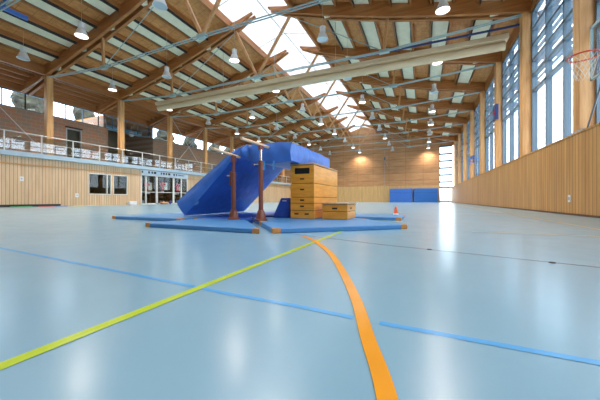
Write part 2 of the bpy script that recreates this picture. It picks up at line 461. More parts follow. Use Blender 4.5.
# right windows, one per bay
for i, (a, b) in enumerate(zip(ys[:-1], ys[1:])):
    a2, b2 = a + 0.2, b - 0.2
    w = MB()
    for j in range(4):
        y = a2 + (b2 - a2) * j / 3
        w.box(4.02, 4.20, y - 0.045, y + 0.045, 2.18, 7.98)
    for z in (2.24, 4.78, 5.40, 6.0, 6.62, 7.25, 7.93):
        w.box(4.02, 4.18, a2, b2, z - 0.045, z + 0.045)
    o = struct(w.build(window(), M['frame']), 'tall blue-grey framed window bay in the right wall')
    MB().box(4.10, 4.112, a2, b2, 2.24, 7.93).build('pane', M['glass'], o)

# ---------------------------------------------------------------- canopy outside
cn = empty('window_canopy', (4.3, 0, 7.9))
tag(cn, 'blue-grey steel sunshade canopy outside the tall windows', 'canopy')
for y in FY + [YB]:
    MB().bar((0, y, 0), (2.8, y, 0.25), 0.12, 0.3).build('bracket', M['louvre'], cn)
for i in range(9):
    x = 0.32 + 0.30 * i
    MB().box(x - 0.085, x + 0.085, YF, YB, 0.31 + 0.09 * x, 0.35 + 0.09 * x).build('slat', M['louvre'], cn)

# ---------------------------------------------------------------- frames: columns, rafters, ties
n = len(FY)
for k, y in enumerate(FY):
    seen = k >= 3
    nth = ORD[k]
    # right column
    o = MB().box(3.71, 4.15, y - 0.175, y + 0.175, 2.18, 8.05).build('timber_column', M['column'], bevel=0.012)
    tag(o, 'square timber column between the tall windows, %s from the near end' % nth, 'column', 'timber columns of the window wall')
    # left column
    o = MB().box(XL - 0.20, XL + 0.12, y - 0.17, y + 0.17, 3.16, 8.05).build('timber_column', M['column'], bevel=0.012)
    tag(o, 'square timber column behind the gallery railing, %s from the near end' % nth, 'column', 'timber columns on the gallery')
    # rafters: a pair of planks each side with a tapered tip reaching into the skylight
    for side in (1, -1):
        top, bot = [], []
        E = XR if side == 1 else XL
        for d, dep in ((12.0, 0.10), (11.0, 0.34), (10.0, 0.50), (8.0, 0.66), (5.3, 0.74), (2.5, 0.70), (0.0, 0.60)):
            x = E - side * d
            zt = DECK0 + SL * d - 0.015 - (0.10 if d > 10.7 else 0)
            top.append((x, zt)); bot.append((x, zt - dep))
        if side == 1:
            top.append((4.2, DECK0 - 0.12)); bot.append((4.2, DECK0 - 0.60))
        else:
            top.append((XG + 0.02, DECK0 - SL * 2.72 - 0.015)); bot.append((XG + 0.02, DECK0 - SL * 2.72 - 0.62))
        r = empty('timber_rafter', (E, y, 8.1))
        sgn = 'right' if side == 1 else 'left'
        tag(r, 'twin-plank timber rafter on the %s roof slope, %s frame from the near end' % (sgn, nth), 'rafter', 'timber rafters')
        for dy in (-0.17, 0.17):
            q = MB().prism_y([(x - E, z - 8.1) for x, z in top + bot[::-1]], dy - 0.075, dy + 0.075).build('rafter_plank', M['glulam_x'], r)
        for d in (1.0, 3.5, 6.0, 8.5):
            zz = DECK0 + SL * d - 8.1
            MB().box(-side * d - 0.15, -side * d + 0.15, -0.094, 0.094, zz - 0.6, zz - 0.18).build('spacer_block', M['acoustic'], r)
    # under-tensioned steel
    A = (-15.95, 7.62); B = (-9.05, 7.72); Cn = (-1.75, 7.70)
    t = empty('steel_tie_truss', (RIDGE, y, 8.0))
    tag(t, 'pale green steel tie with timber struts, %s frame from the near end' % nth, 'roof tie', 'steel ties under the rafters')
    def P(p, dy=0): return (p[0] - RIDGE, dy, p[1] - 8.0)
    eL, eR = (XL - 0.1, 8.02), (3.85, 8.05)
    for a, b in ((eL, A), (A, B), (B, Cn), (Cn, eR)):
        MB().tube([P(a, -0.07), P(b, -0.07)], 0.028, 6).tube([P(a, 0.07), P(b, 0.07)], 0.028, 6).build('tie_rod', M['steel'], t, smooth=True)
    for p in (A, B, Cn):
        MB().box(p[0] - RIDGE - 0.24, p[0] - RIDGE + 0.24, -0.10, 0.10, p[1] - 8.0 - 0.09, p[1] - 8.0 + 0.09).build('node_plate', M['steel'], t, bevel=0.02)
    tl, tr = (-10.6, deck(-10.6) - 0.55), (-6.9, deck(-6.9) - 0.55)
    MB().bar(P(B), P(tl), 0.13, 0.13).build('strut', M['strut'], t)
    MB().bar(P(B), P(tr), 0.13, 0.13).build('strut', M['strut'], t)
    MB().bar(P(A), P((-16.05, deck(-16.05) - 0.7)), 0.12, 0.12).build('strut', M['strut'], t)
    MB().bar(P(Cn), P((-1.60, deck(-1.60) - 0.7)), 0.12, 0.12).build('strut', M['strut'], t)
    MB().tube([P(A), P(tl)], 0.022, 6).build('diagonal_rod', M['steel'], t)
    MB().tube([P(Cn), P(tr)], 0.022, 6).build('diagonal_rod', M['steel'], t)

# purlins along the hall and the pale acoustic panels between them
pi_ = 0
offs = [1.2 + 1.8 * i for i in range(5)]
for side in (1, -1):
    E = XR if side == 1 else XL
    sd = 'right' if side == 1 else 'left'
    cnt = 0
    for d in offs:
        for s2 in (-1, 1):
            dd = d + s2 * 0.46
            x = E - side * dd
            z = DECK0 + SL * dd
            o = MB().box(x - 0.045, x + 0.045, YF, YB, z - 0.22, z - 0.003).build('roof_purlin', M['glulam_y'])
            tag(o, 'long timber purlin on the %s roof slope, %s up from the eave' % (sd, (ORD)[cnt]), 'purlin', 'roof purlins'); cnt += 1
# panel prototype: tray with dark gap
pw = 0.72
ybays = [y for y in FY if y > -5] + [YB]
protos = {}
for side in (1, -1):
    E = XR if side == 1 else XL
    sd = 'right' if side == 1 else 'left'
    for ri, d in enumerate(offs):
        for bi, (a, b) in enumerate(zip(ybays[:-1], ybays[1:])):
            if b < 4: continue
            a2, b2 = a + 0.26, b - 0.26
            L_ = round(b2 - a2, 2)
            key = (side, L_)
            if key not in protos:
                e_ = empty('acoustic_panel', (0, 0, 0))
                MB().add([(-pw / 2, 0, side * SL * pw / 2), (pw / 2, 0, -side * SL * pw / 2), (pw / 2, L_, -side * SL * pw / 2), (-pw / 2, L_, side * SL * pw / 2),
                          (-pw / 2, 0, side * SL * pw / 2 + .05), (pw / 2, 0, -side * SL * pw / 2 + .05), (pw / 2, L_, -side * SL * pw / 2 + .05), (-pw / 2, L_, side * SL * pw / 2 + .05)],
                         [(0, 3, 2, 1), (4, 5, 6, 7), (0, 1, 5, 4), (1, 2, 6, 5), (2, 3, 7, 6), (3, 0, 4, 7)]).build('panel_face', M['acoustic'], e_)
                MB().box(-pw / 2 - 0.018, -pw / 2, 0, L_, -0.10, 0.1).box(pw / 2, pw / 2 + 0.018, 0, L_, -0.10, 0.1).build('shadow_gap', M['purlin_edge'], e_)
                protos[key] = e_; o = e_
            else:
                o = copy_tree(protos[key])
            o.location = (E - side * d, a2, DECK0 + SL * d - 0.14)
            tag(o, 'pale ceiling panel, %s slope, %s row above eave, %s bay from near end' % (sd, ORD[ri], ORD[bi]), 'ceiling panel', 'pale acoustic ceiling panels')
# closely set purlins over the gallery
for i in range(4):
    x = XL - 0.75 - 0.52 * i
    z = DECK0 + SL * (x - XL)
    tag(MB().box(x - 0.06, x + 0.06, YF, YB, z - 0.26, z - 0.003).build('gallery_purlin', M['glulam_y']),
        'timber purlin above the gallery, %s back from the column line' % ORD[i], 'purlin', 'purlins above the gallery')
# cross bracing between gallery columns
for ka, kb, nm in ((2, 3, 'nearest'), (5, 6, 'farther')):
    o = empty('cross_brace', (XL - 0.05, FY[ka], 3.16))
    tag(o, 'thin steel cross brace between gallery columns, the %s one' % nm, 'brace', 'cross braces on the gallery')
    MB().tube([(0, 0.15, 0.05), (0, 4.42, 4.8)], 0.018, 6).build('brace_rod', M['rail'], o)
    MB().tube([(0.05, 0.15, 4.8), (0.05, 4.42, 0.05)], 0.018, 6).build('brace_rod', M['rail'], o)

# ---------------------------------------------------------------- gallery balustrade (a thing with posts, rails and glass)
bal = empty('gallery_balustrade', (XL + 0.22, 0, 3.16))
tag(bal, 'glass and steel balustrade along the gallery edge', 'balustrade')
y = 7.62 - 1.66 * 7
ps = []
while y < YB:
    ps.append(y); y += 1.66
for y in ps:
    MB().box(-0.025, 0.025, y - 0.03, y + 0.03, -0.2, 1.07).build('post', M['rail'], bal)
MB().tube([(0, YF + 0.02, 1.09), (0, YB - 0.02, 1.09)], 0.026, 8).build('handrail', M['rail'], bal)
for z in (0.14, 0.62):
    MB().tube([(0.0, YF + 0.02, z), (0.0, YB - 0.02, z)], 0.011, 6).build('mid_rail', M['rail'], bal)
for a, b in zip(ps[:-1], ps[1:]):
    MB().box(-0.006, 0.006, a + 0.05, b - 0.05, 0.06, 1.0).build('glass_panel', M['rail_glass'], bal)

# ---------------------------------------------------------------- pendant lamps
def lamp(lit):
    r = empty('pendant_lamp', (0, 0, 0))
    MB().lathe([(0.11, 0.34), (0.13, 0.36), (0.13, 0.58), (0.10, 0.60)], 16).build('gear_housing', M['reflector'], r, smooth=True)
    # open shade: outer and inner wall
    MB().lathe([(0.10, 0.34), (0.15, 0.30), (0.20, 0.18), (0.255, 0.02), (0.265, 0.0), (0.25, 0.0), (0.245, 0.02), (0.19, 0.17), (0.14, 0.27), (0.02, 0.28)], 20).build('shade', M['reflector'], r, smooth=True)
    MB().lathe([(0.235, 0.030), (0.235, 0.040)], 20).build('lens', M['lamp_on' if lit else 'lamp_off'], r)
    return r
proto_on, proto_off = lamp(True), lamp(False)
first = {True: True, False: True}
LX = [-19.0, -14.0, -9.1, -4.2, 0.7]
rown = ['beside the gallery', 'second from the gallery', 'under the skylight', 'second from the windows', 'nearest the windows']
LZ = 7.72
for k in range(-1, 9):
    y = 7.6 + 4.57 * k
    if y > YB - 0.5: continue
    for xi, x in enumerate(LX):
        lit = (x in (-14.0, -4.2)) if k in (0, 3, 6) else (x in (-19.0, -9.1, 0.7))
        base = proto_on if lit else proto_off
        if first[lit]: o = base; first[lit] = False
        else: o = copy_tree(base)
        o.location = (x, y, LZ)
        o['label'] = '%s white pendant lamp in the row %s, %s from the near end' % ('lit' if lit else 'unlit', rown[xi], ORD[k + 1])
        o['category'] = 'lamp'; o['group'] = 'pendant lamps under the roof'
        top = deck(x) if not (-10.8 < x < -6.7) else 11.84
        cb = MB().tube([(0, 0, 0.59), (0, 0, top - LZ)], 0.008, 5).build('suspension_cable', M['cable'], o)
        if lit:
            ld = bpy.data.lights.new('lamp_light', 'SPOT'); ld.energy = LAMP_W * (0.45 if k == 8 else 1); ld.color = (1.0, 0.90, 0.76)
            ld.spot_size = math.radians(150); ld.spot_blend = 0.8; ld.shadow_soft_size = 0.2
            lo = bpy.data.objects.new('lamp_light', ld); lo.parent = o; lo.location = (0, 0, -0.03); col.objects.link(lo)

# trees outside, glimpsed through the clerestory
import bmesh
struct(MB().box(-48, -30.05, -10, 60, -0.4, -0.05).build('trim_21', plain('outdoor_lawn', (0.10, 0.14, 0.05), 0.95)), 'lawn outside beyond the gallery')
leaf = plain('outdoor_leaves', (0.05, 0.05, 0.03), 0.9, noise=0.5, nscale=2)
bark = plain('outdoor_bark', (0.12, 0.08, 0.05), 0.9)
rt = random.Random(11)
for i in range(9):
    ty = 8.5 + 4.9 * i
    t_ = empty('garden_tree', (-33 + rt.uniform(-0.6, 0.6), ty, -0.05))
    MB().tube([(0, 0, 0), (0.1, 0, 3), (0.0, 0.1, 6.5)], [0.22, 0.17, 0.08], 8).build('trunk', bark, t_)
    bm = bmesh.new()
    for q in range(30):
        a_ = rt.uniform(0, 2 * PI); h_ = rt.uniform(-1.6, 3.2); rr_ = rt.uniform(0.2, 1.3) * (1 - abs(h_) / 5)
        mt = Matrix.Translation((rr_ * math.cos(a_), rr_ * math.sin(a_), 6.6 + h_)) @ Matrix.Scale(rt.uniform(0.55, 1.0), 4)
        bmesh.ops.create_icosphere(bm, subdivisions=2, radius=1.0, matrix=mt)
    for v in bm.verts: v.co += Vector((rt.uniform(-1, 1), rt.uniform(-1, 1), rt.uniform(-1, 1))) * 0.13
    me = bpy.data.meshes.new('crown'); bm.to_mesh(me); bm.free(); me.materials.append(leaf)
    c_ = bpy.data.objects.new('crown', me); col.objects.link(c_); c_.parent = t_
    tag(t_, 'green tree outside the windows above the gallery wall, %s from the near end' % ORD[i], 'tree', 'trees outside the gallery windows')

# ---------------------------------------------------------------- divider curtain case hung across the hall
c = empty('curtain_case', (-7.6, 15.6, 7.33))
tag(c, 'long cream case of a divider curtain hung across the hall', 'curtain case')
MB().box(-11.3, 11.15, -0.26, 0.26, 0.36, 0.60).build('case', M['curtain'], c, bevel=0.02)
MB().box(-11.25, 11.1, -0.2, 0.2, 0.33, 0.36).build('shadow_gap', M['curtain'], c)
MB().tube([(-11.2, 0.0, 0.15), (11.05, 0.0, 0.15)], 0.2, 14).build('rolled_curtain', M['curtain'], c, smooth=True)
for hx_ in (-9, -5, -1, 3, 7, 10.5):
    MB().tube([(hx_, 0, 0.60), (hx_, 0, (deck(-7.6 + hx_) if not -10.8 < -7.6 + hx_ < -6.7 else 11.4) - 7.4)], 0.014, 6).build('hanger', M['steel'], c)
for i, (dx, x0, x1) in enumerate(((0.0, -3.2, 4.03), (0.10, -1.0, 4.03))):
    tag(MB().tube([(x0, 15.08 + dx, 8.02 + dx), (x1, 15.08 + dx, 8.02 + dx)], 0.03, 8).build('pipe', M['navy'], smooth=True),
        'navy pipe above the curtain case near the windows, the %s one' % ('lower' if i == 0 else 'upper'), 'pipe', 'navy pipes above the curtain case')

# ceiling mounted blue frame, top left
c = empty('hoisting_frame', (-16.0, 5.6, 8.4))
tag(c, 'bright blue steel frame hung under the ceiling at the upper left', 'steel frame')
MB().bar((0, -1.6, 0), (0, 0.95, 0), 0.14, 0.16).build('beam', M['blue_steel'], c, bevel=0.01)
MB().bar((0, 0.2, 0), (0, 0.2, 1.4), 0.10, 0.10).build('hanger', M['blue_steel'], c)
MB().tube([(0, 0.2, 0.1), (0.9, 0.9, 1.4)], 0.03, 6).build('stay', M['steel'], c)
MB().tube([(0, 0.2, 0.1), (-0.9, -0.4, 1.1)], 0.03, 6).build('stay', M['steel'], c)

# duct and round lamp in the gallery alcove
ad_ = MB().tube([(-25.8, 15.01, 6.85), (-25.8, 19.25, 6.85)], 0.22, 14).build('air_duct', M['duct'], smooth=True)
MB().tube([(-25.8, 16, 7.05), (-25.8, 16, 7.3)], 0.02, 6).build('hanger', M['rail'], ad_)
MB().tube([(-25.8, 18.2, 7.05), (-25.8, 18.2, 7.3)], 0.02, 6).build('hanger', M['rail'], ad_)
tag(ad_, 'pale blue round air duct in the gallery alcove', 'duct')

g_ = empty('globe_lamp', (-25.2, 17.9, 6.55))
MB().lathe([(0.01, -0.24)] + [(0.24 * math.cos(t), 0.24 * math.sin(t)) for t in [-PI / 2 + PI * q / 10 for q in range(1, 10)]] + [(0.01, 0.24)], 16).build('globe', M['reflector'], g_, smooth=True)
MB().tube([(0, 0, 0.2), (0, 0, 0.75)], 0.02, 6).build('stem', M['rail'], g_)
tag(g_, 'round white globe lamp hanging in the gallery alcove', 'lamp')

# ---------------------------------------------------------------- left wall fittings: windows, entrance
for i, (a, b) in enumerate(WIN):
    w = MB(); fz0, fz1 = 0.78, 2.27
    x0, x1 = XL - 0.10, XL + 0.03
    w.box(x0, x1, a, b, fz0, fz0 + 0.05); w.box(x0, x1, a, b, fz1 - 0.05, fz1)
    w.box(x0, x1, a, a + 0.04, fz0, fz1); w.box(x0, x1, b - 0.04, b, fz0, fz1)
    if i == 0: w.box(x0, x1, 13.22, 13.28, fz0, fz1)
    o = struct(w.build(window(), M['white_frame']), 'small white framed window in the left wall')
    MB().box(XL - 0.04, XL - 0.032, a + 0.04, b - 0.04, fz0 + 0.05, fz1 - 0.05).build('pane', M['shop_glass'], o)
# entrance glazing
a, b = DOOR
w = MB()
for y in (a + 0.04, 16.42, 17.45, 17.52, 19.25, 19.32, 20.2, b - 0.04): w.box(XL - 0.10, XL + 0.02, y - 0.04, y + 0.04, 0, 2.5)
w.box(XL - 0.10, XL + 0.02, a, b, 0, 0.09); w.box(XL - 0.10, XL + 0.02, a, b, 2.42, 2.5); w.box(XL - 0.08, XL + 0.0, a, b, 1.02, 1.07)
o = struct(w.build('door_3', M['white_frame']), 'white framed glazed entrance in the left wall')
MB().box(XL - 0.05, XL - 0.04, a, b, 0.09, 2.42).build('pane', M['shop_glass'], o)
# fascia sign above the entrance
sg = empty('entrance_sign', (XL + 0.02, 0, 2.5))
tag(sg, 'pale sign board with dark lettering above the glazed entrance', 'sign')
MB().box(-0.16, 0.03, a, b, 0.0, 0.36).build('sign_board', plain('pale_sign', (0.62, 0.72, 0.82), 0.5), sg)
lt = MB(); y = 16.0; rr = random.Random(3)
for wd, gap in ((0.14, 0.45), (0.2, 0.12), (0.16, 0.06), (0.3, 0.4), (0.16, 0.08), (0.22, 0.06), (0.2, 0.06), (0.3, 0.3), (0.2, 0.1), (0.14, 0.12), (0.9, 0.2)):
    h0, h1 = (0.12, 0.29) if wd < 0.8 else (0.16, 0.22)
    lt.box(0.03, 0.036, y, y + wd * 0.8, h0, h1); y += wd + gap
lt.build('lettering', M['dark'], sg)
# things inside the entrance
for i, (y, z) in enumerate(((16.75, 1.55), (18.35, 1.62), (20.05, 1.58))):
    j = empty('jersey', (XL - 0.35, y, z))
    pts = [(-0.13, -0.38), (0.13, -0.38), (0.14, 0.12), (0.26, 0.02), (0.32, 0.14), (0.14, 0.34), (0.05, 0.36), (0, 0.31), (-0.05, 0.36), (-0.14, 0.34), (-0.32, 0.14), (-0.26, 0.02), (-0.14, 0.12)]
    mb = MB(); mb.v = [(-0.03, p[0], p[1]) for p in pts] + [(0.03, p[0], p[1]) for p in pts]
    nn = len(pts); mb.f = [tuple(range(nn)), tuple(range(nn, 2 * nn))[::-1]] + [(q, (q + 1) % nn, nn + (q + 1) % nn, nn + q) for q in range(nn)]
    mb.build('body', M['red_cloth'], j)
    MB().box(-0.02, 0.02, 0.18, 0.52, -0.35, 0.33).build('white_backing', M['white'], j)
    MB().tube([(0, 0, 0.3), (0, 0, 2.9 - z)], 0.01, 6).build('hanger', M['rail'], j)
    tag(j, 'red and white jersey hanging inside the glazed entrance, %s from the left' % ORD[i], 'jersey', 'red jerseys in the entrance')
for i, (y0, y1, h) in enumerate(((16.5, 17.4, 1.15), (17.7, 19.1, 1.35), (19.5, 20.9, 1.1))):
    s_ = empty('display_rack', (XL - 0.85, (y0 + y1) / 2, 0))
    hw = (y1 - y0) / 2
    MB().box(-0.2, 0.2, -hw, -hw + 0.03, 0, h).box(-0.2, 0.2, hw - 0.03, hw, 0, h).box(-0.2, -0.17, -hw, hw, 0, h).build('rack_case', M['shelf'], s_)
    for q in range(3): MB().box(-0.17, 0.2, -hw + 0.03, hw - 0.03, 0.1 + q * h / 3, 0.13 + q * h / 3).build('shelf', M['shelf'], s_)
    for q in range(6):
        yy = -hw + 0.12 + rr.random() * (2 * hw - 0.3)
        q2 = q % 3
        MB().box(-0.1, 0.14, yy, yy + 0.16, 0.131 + q2 * h / 3, 0.131 + q2 * h / 3 + 0.1 + rr.random() * 0.14).build('stock', [M['grey_card'], M['tan'], M['white']][q % 3], s_)
    tag(s_, 'dark open rack with boxes inside the glazed entrance, %s from the left' % ORD[i], 'rack', 'racks in the entrance')
# small things at the foot of the left wall
tag(MB().box(-21.2, -20.9, 14.75, 15.35, 0, 0.28).build('storage_box', M['white'], bevel=0.03), 'low white box on the floor left of the glazed entrance', 'box')
tag(MB().lathe([(0.001, -0.15)] + [(0.15 * math.cos(t), 0.15 * math.sin(t)) for t in [-PI / 2 + PI * q / 10 for q in range(1, 10)]] + [(0.001, 0.15)], 16, (-20.9, 18.55, 0.15)).build('ball', M['ball'], smooth=True), 'dark violet ball on the floor in front of the entrance', 'ball')
tag(MB().box(-21.1, -20.7, 17.55, 18.25, 0, 0.2).build('bag', M['tan'], bevel=0.08, seg=3), 'tan bag on the floor left of the violet ball', 'bag')
for nm, zz, yy in (('lower left', 1.62, 8.44), ('beside the small windows', 0.70, 11.28)):
    w = empty('wall_socket', (XL + 0.0, yy, zz))
    MB().box(0, 0.02, -0.1, 0.1, -0.13, 0.13).build('plate', M['white'], w, bevel=0.005)
    MB().box(0.02, 0.03, -0.03, 0.03, -0.04, 0.04).build('cover', M['grey_card'], w)
    tag(w, 'small white socket plate on the pale left wall, %s' % ('high up at the far left' if zz > 1 else 'low beside the small windows'), 'socket')
# coloured tapes at the left wall
for nm, m, a, b, x in (('green', 'floor_green', 7.9, 8.75, -20.9), ('red', 'floor_red', 8.9, 9.55, -20.3), ('blue', 'floor_blue', 9.6, 10.2, -20.3), ('yellow', 'floor_yellow', 10.5, 11.15, -20.2)):
    tag(MB().box(x - 0.30, x + 0.05, a, b, 0.001, 0.03).build('floor_strip', M[m], bevel=0.008), 'short %s strip lying on the floor by the left wall' % nm, 'floor strip')

# ---------------------------------------------------------------- court lines
def strip(name, pts, w, m, label, z=0.002):
    mb = MB(); vs_ = []
    pts = [Vector((p[0], p[1], 0)) for p in pts]
    for i, p in enumerate(pts):
        d = (pts[min(i + 1, len(pts) - 1)] - pts[max(i - 1, 0)]).normalized()
        nrm = Vector((-d.y, d.x, 0))
        vs_ += [p + nrm * w / 2 + Vector((0, 0, z)), p - nrm * w / 2 + Vector((0, 0, z))]
    mb.add(vs_, [(2 * i, 2 * i + 1, 2 * i + 3, 2 * i + 2) for i in range(len(pts) - 1)])
    o = mb.build(name, m, fix=False)
    me = o.data
    if me.polygons[0].normal.z < 0: me.flip_normals()
    return tag(o, label, 'court line')
strip('court_line', [(-0.985, -5), (-1.0, 5.2)], 0.045, M['line_yellow'], 'yellow-green court line running up the hall', 0.002)
strip('court_line', [(-4.5, 1.30), (-3.4, 1.21), (-1.13, 1.065), (-0.84, 1.04), (-0.46, 1.03), (-0.232, 1.012)], 0.03, M['line_blue'], 'blue court line left of the orange curve', 0.0012)
strip('court_line', [(-0.138, 1.005), (0.6, 0.985), (2.0, 0.97)], 0.03, M['line_blue'], 'blue court line right of the orange curve', 0.0012)
# orange arc: smooth curve through measured floor points
ctrl = [(-1.32, 3.06), (-1.13, 2.85), (-0.95, 2.60), (-0.68, 2.15), (-0.455, 1.67), (-0.262, 1.195), (-0.158, 0.885), (-0.068, 0.62), (0.03, 0.2), (0.07, -0.6), (0.03, -1.5)]
def catmull(P_, n_=8):
    P_ = [Vector(p) for p in P_]; P_ = [P_[0] * 2 - P_[1]] + P_ + [P_[-1] * 2 - P_[-2]]; out = []
    for i in range(1, len(P_) - 2):
        for q in range(n_):
            t = q / n_; a_, b_, c_, d_ = P_[i - 1:i + 3]
            out.append(0.5 * ((2 * b_) + (c_ - a_) * t + (2 * a_ - 5 * b_ + 4 * c_ - d_) * t * t + (3 * b_ - a_ - 3 * c_ + d_) * t ** 3))
    out.append(P_[-2]); return out
strip('court_line', catmull(ctrl), 0.046, M['line_orange'], 'broad orange curved court line', 0.003)
strip('court_line', [(-1.6, 3.19), (-0.28, 2.72), (0.2, 2.60), (0.893, 2.41), (3.6, 1.7)], 0.012, M['line_black'], 'thin dark line crossing the floor in front of the mats', 0.0015)
for x, y in ((0.05, 2.64), (0.80, 2.425)):
    tag(MB().lathe([(0.02, 0.0), (0.018, 0.005)], 10, (x, y, 0.001)).build('floor_socket', M['dark']), 'small dark socket cap on the thin dark line, %s' % ('left one' if x < 0.5 else 'right one'), 'floor cap')
for pts, w, lb in (([(-4, 9.6), (3.6, 9.6)], 0.05, 'pale yellow court line across the hall, farther'), ([(0.6, 4.35), (3.6, 4.35)], 0.05, 'pale yellow court line across the hall near the right wall'),
                  ([(2.3, 3.0), (2.3, 30)], 0.05, 'pale yellow court line parallel to the right wall')):
    strip('court_line', pts, w, M['line_pale'], lb, 0.0018)

# ---------------------------------------------------------------- gym mats with leather corners
def gym_mat(poly, m, label, z0=0.001, t=0.062, skip=()):
    cx = sum(p[0] for p in poly) / len(poly); cy = sum(p[1] for p in poly) / len(poly)
    r = empty('gym_mat', (cx, cy, z0))
    q = [(p[0] - cx, p[1] - cy) for p in poly]
    MB().prism_z(q, 0, t).build('mat_pad', m, r, smooth=True, bevel=0.012, seg=3)
    nn = len(q)
    for i in range(nn):
        if i in skip: continue
        p = Vector(q[i]); a = Vector(q[i - 1]) - p; b = Vector(q[(i + 1) % nn]) - p
        a.normalize(); b.normalize()
        o_ = -(a + b).normalized() * 0.004
        k = 0.11
        tri = [p + o_, p + o_ + b * k, p + (a + b) * 0.045, p + o_ + a * k]
        tri = [tuple(v) for v in tri]
        MB().prism_z(tri, -0.0005, t + 0.0025).build('corner_patch', M['leather'], r, bevel=0.006)
    tag(r, label, 'gym mat', 'gym mats on the floor')
    return r
gym_mat([(-6.22, 3.98), (-4.22, 3.98), (-4.22, 5.15), (-6.22, 5.15)], M['mat'], 'light blue gym mat farthest left, partly behind another mat')
gym_mat([(-3.94, 3.03), (-1.86, 2.99), (-2.72, 4.02), (-2.95, 4.25), (-3.94, 4.25)], M['mat'], 'light blue gym mat at the front left before the brown posts', skip=(2, 3))
gym_mat([(-1.72, 3.08), (-0.21, 4.35), (-0.95, 5.24), (-2.45, 3.97)], M['mat'], 'light blue gym mat at the front right before the wooden boxes')
gym_mat([(-2.47, 4.00), (-0.97, 5.27), (-1.75, 6.10), (-3.2, 4.88)], M['mat'], 'light blue gym mat under the two wooden boxes')
gym_mat([(-1.50, 5.98), (-0.40, 5.98), (-0.40, 7.1), (-1.50, 7.1)], M['mat'], 'light blue gym mat behind the low wooden box')
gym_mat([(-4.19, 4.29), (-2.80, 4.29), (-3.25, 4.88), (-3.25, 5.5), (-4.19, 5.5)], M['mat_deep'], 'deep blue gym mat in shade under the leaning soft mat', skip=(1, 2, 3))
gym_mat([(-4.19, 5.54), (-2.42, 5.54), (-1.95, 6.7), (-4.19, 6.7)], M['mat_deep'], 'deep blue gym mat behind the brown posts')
gym_mat([(-6.20, 5.2), (-4.23, 5.2), (-4.23, 6.9), (-6.20, 6.9)], M['mat'], 'light blue gym mat at the back left behind the soft mat foot')
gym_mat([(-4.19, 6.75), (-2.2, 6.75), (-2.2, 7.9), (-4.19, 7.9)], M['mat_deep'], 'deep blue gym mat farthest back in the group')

# ---------------------------------------------------------------- the big soft mat: leaning, then bending over the bars onto the box
def soft_mat():
    # centre line (x,z), with half thickness
    top = [(-4.87, 0.37), (-4.40, 0.70), (-3.95, 1.00), (-3.60, 1.235), (-3.33, 1.39), (-3.14, 1.445), (-3.0, 1.455), (-2.85, 1.455), (-2.60, 1.455), (-2.35, 1.45), (-2.12, 1.43)]
    bot = [(-4.65, 0.085), (-4.3, 0.39), (-3.95, 0.71), (-3.6, 1.03), (-3.40, 1.21), (-3.27, 1.262), (-3.10, 1.20), (-2.90, 1.13), (-2.60, 1.095), (-2.36, 1.105), (-2.13, 1.115)]
    T = catmull(top, 7); Bm = catmull(bot, 7)
    nu = len(T); nw, nt = 26, 8
    y0, y1 = 4.5, 6.65
    idx = {}; mb = MB()
    def pos(i, j, k):
        u = i / (nu - 1); v = j / nw; s_ = k / nt
        p = Bm[i].lerp(T[i], s_)
        y = y0 + (y1 - y0) * v
        edge = min(1.0, min(s_, 1 - s_) / 0.12)
        # bulging sides, tucked at the seams
        bulge = 0.035 * math.sin(PI * s_)
        y += (-bulge if v == 0 else bulge if v == 1 else 0)
        x, z = p.x, p.y
        endb = 0.03 * math.sin(PI * s_) * math.sin(PI * min(1, max(0, v)))
        if i == 0: x -= endb * 0.8; z -= endb * 0.5
        if i == nu - 1: x += endb
        bend = math.exp(-((u - 0.58) / 0.16) ** 2)
        st = min(1, max(0, (u - 0.50) / 0.05)); st = st * st * (3 - 2 * st)
        y -= 0.055 * st * max(0, 1 - v / 0.12) * (1 - 0.6 * u)
        if v == 0:
            y += 0.06 * bend * math.sin(u * 40 + s_ * 3.2) * math.sin(PI * s_) + 0.02 * bend * math.sin(u * 24 - s_ * 5) + 0.008 * math.sin(u * 34 + s_ * 5)
        if k == nt:
            z += 0.022 * bend * math.sin(u * 48 + v * 9) + 0.006 * math.sin(u * 30 + v * 14) + 0.012 * math.sin(PI * v)
        if k == 0 and u < 0.5:
            z -= 0.02 * math.sin(PI * v) * math.sin(PI * u * 2)
        return (x, y, z)
    def vid(i, j, k):
        if (i, j, k) not in idx:
            idx[(i, j, k)] = len(mb.v); mb.v.append(pos(i, j, k))
        return idx[(i, j, k)]
    F = []
    for i in range(nu - 1):
        for j in range(nw):
            F.append((vid(i, j, nt), vid(i + 1, j, nt), vid(i + 1, j + 1, nt), vid(i, j + 1, nt)))
            F.append((vid(i, j, 0), vid(i, j + 1, 0), vid(i + 1, j + 1, 0), vid(i + 1, j, 0)))
        for k in range(nt):
            for j in (0, nw):
                F.append((vid(i, j, k), vid(i + 1, j, k), vid(i + 1, j, k + 1), vid(i, j, k + 1)))
    for j in range(nw):
        for k in range(nt):
            for i in (0, nu - 1):
                F.append((vid(i, j, k), vid(i, j + 1, k), vid(i, j + 1, k + 1), vid(i, j, k + 1)))
    mb.f = F
    return mb, T, Bm
r = empty('soft_landing_mat', (-4.7, 4.5, 0.065))
mb, T, Bm = soft_mat()
mb.v = [(x + 4.7, y - 4.5, z - 0.065) for x, y, z in mb.v]
o = mb.build('mat_cover', M['soft'], r, smooth=True)
o.data.set_sharp_from_angle(angle=math.radians(60))
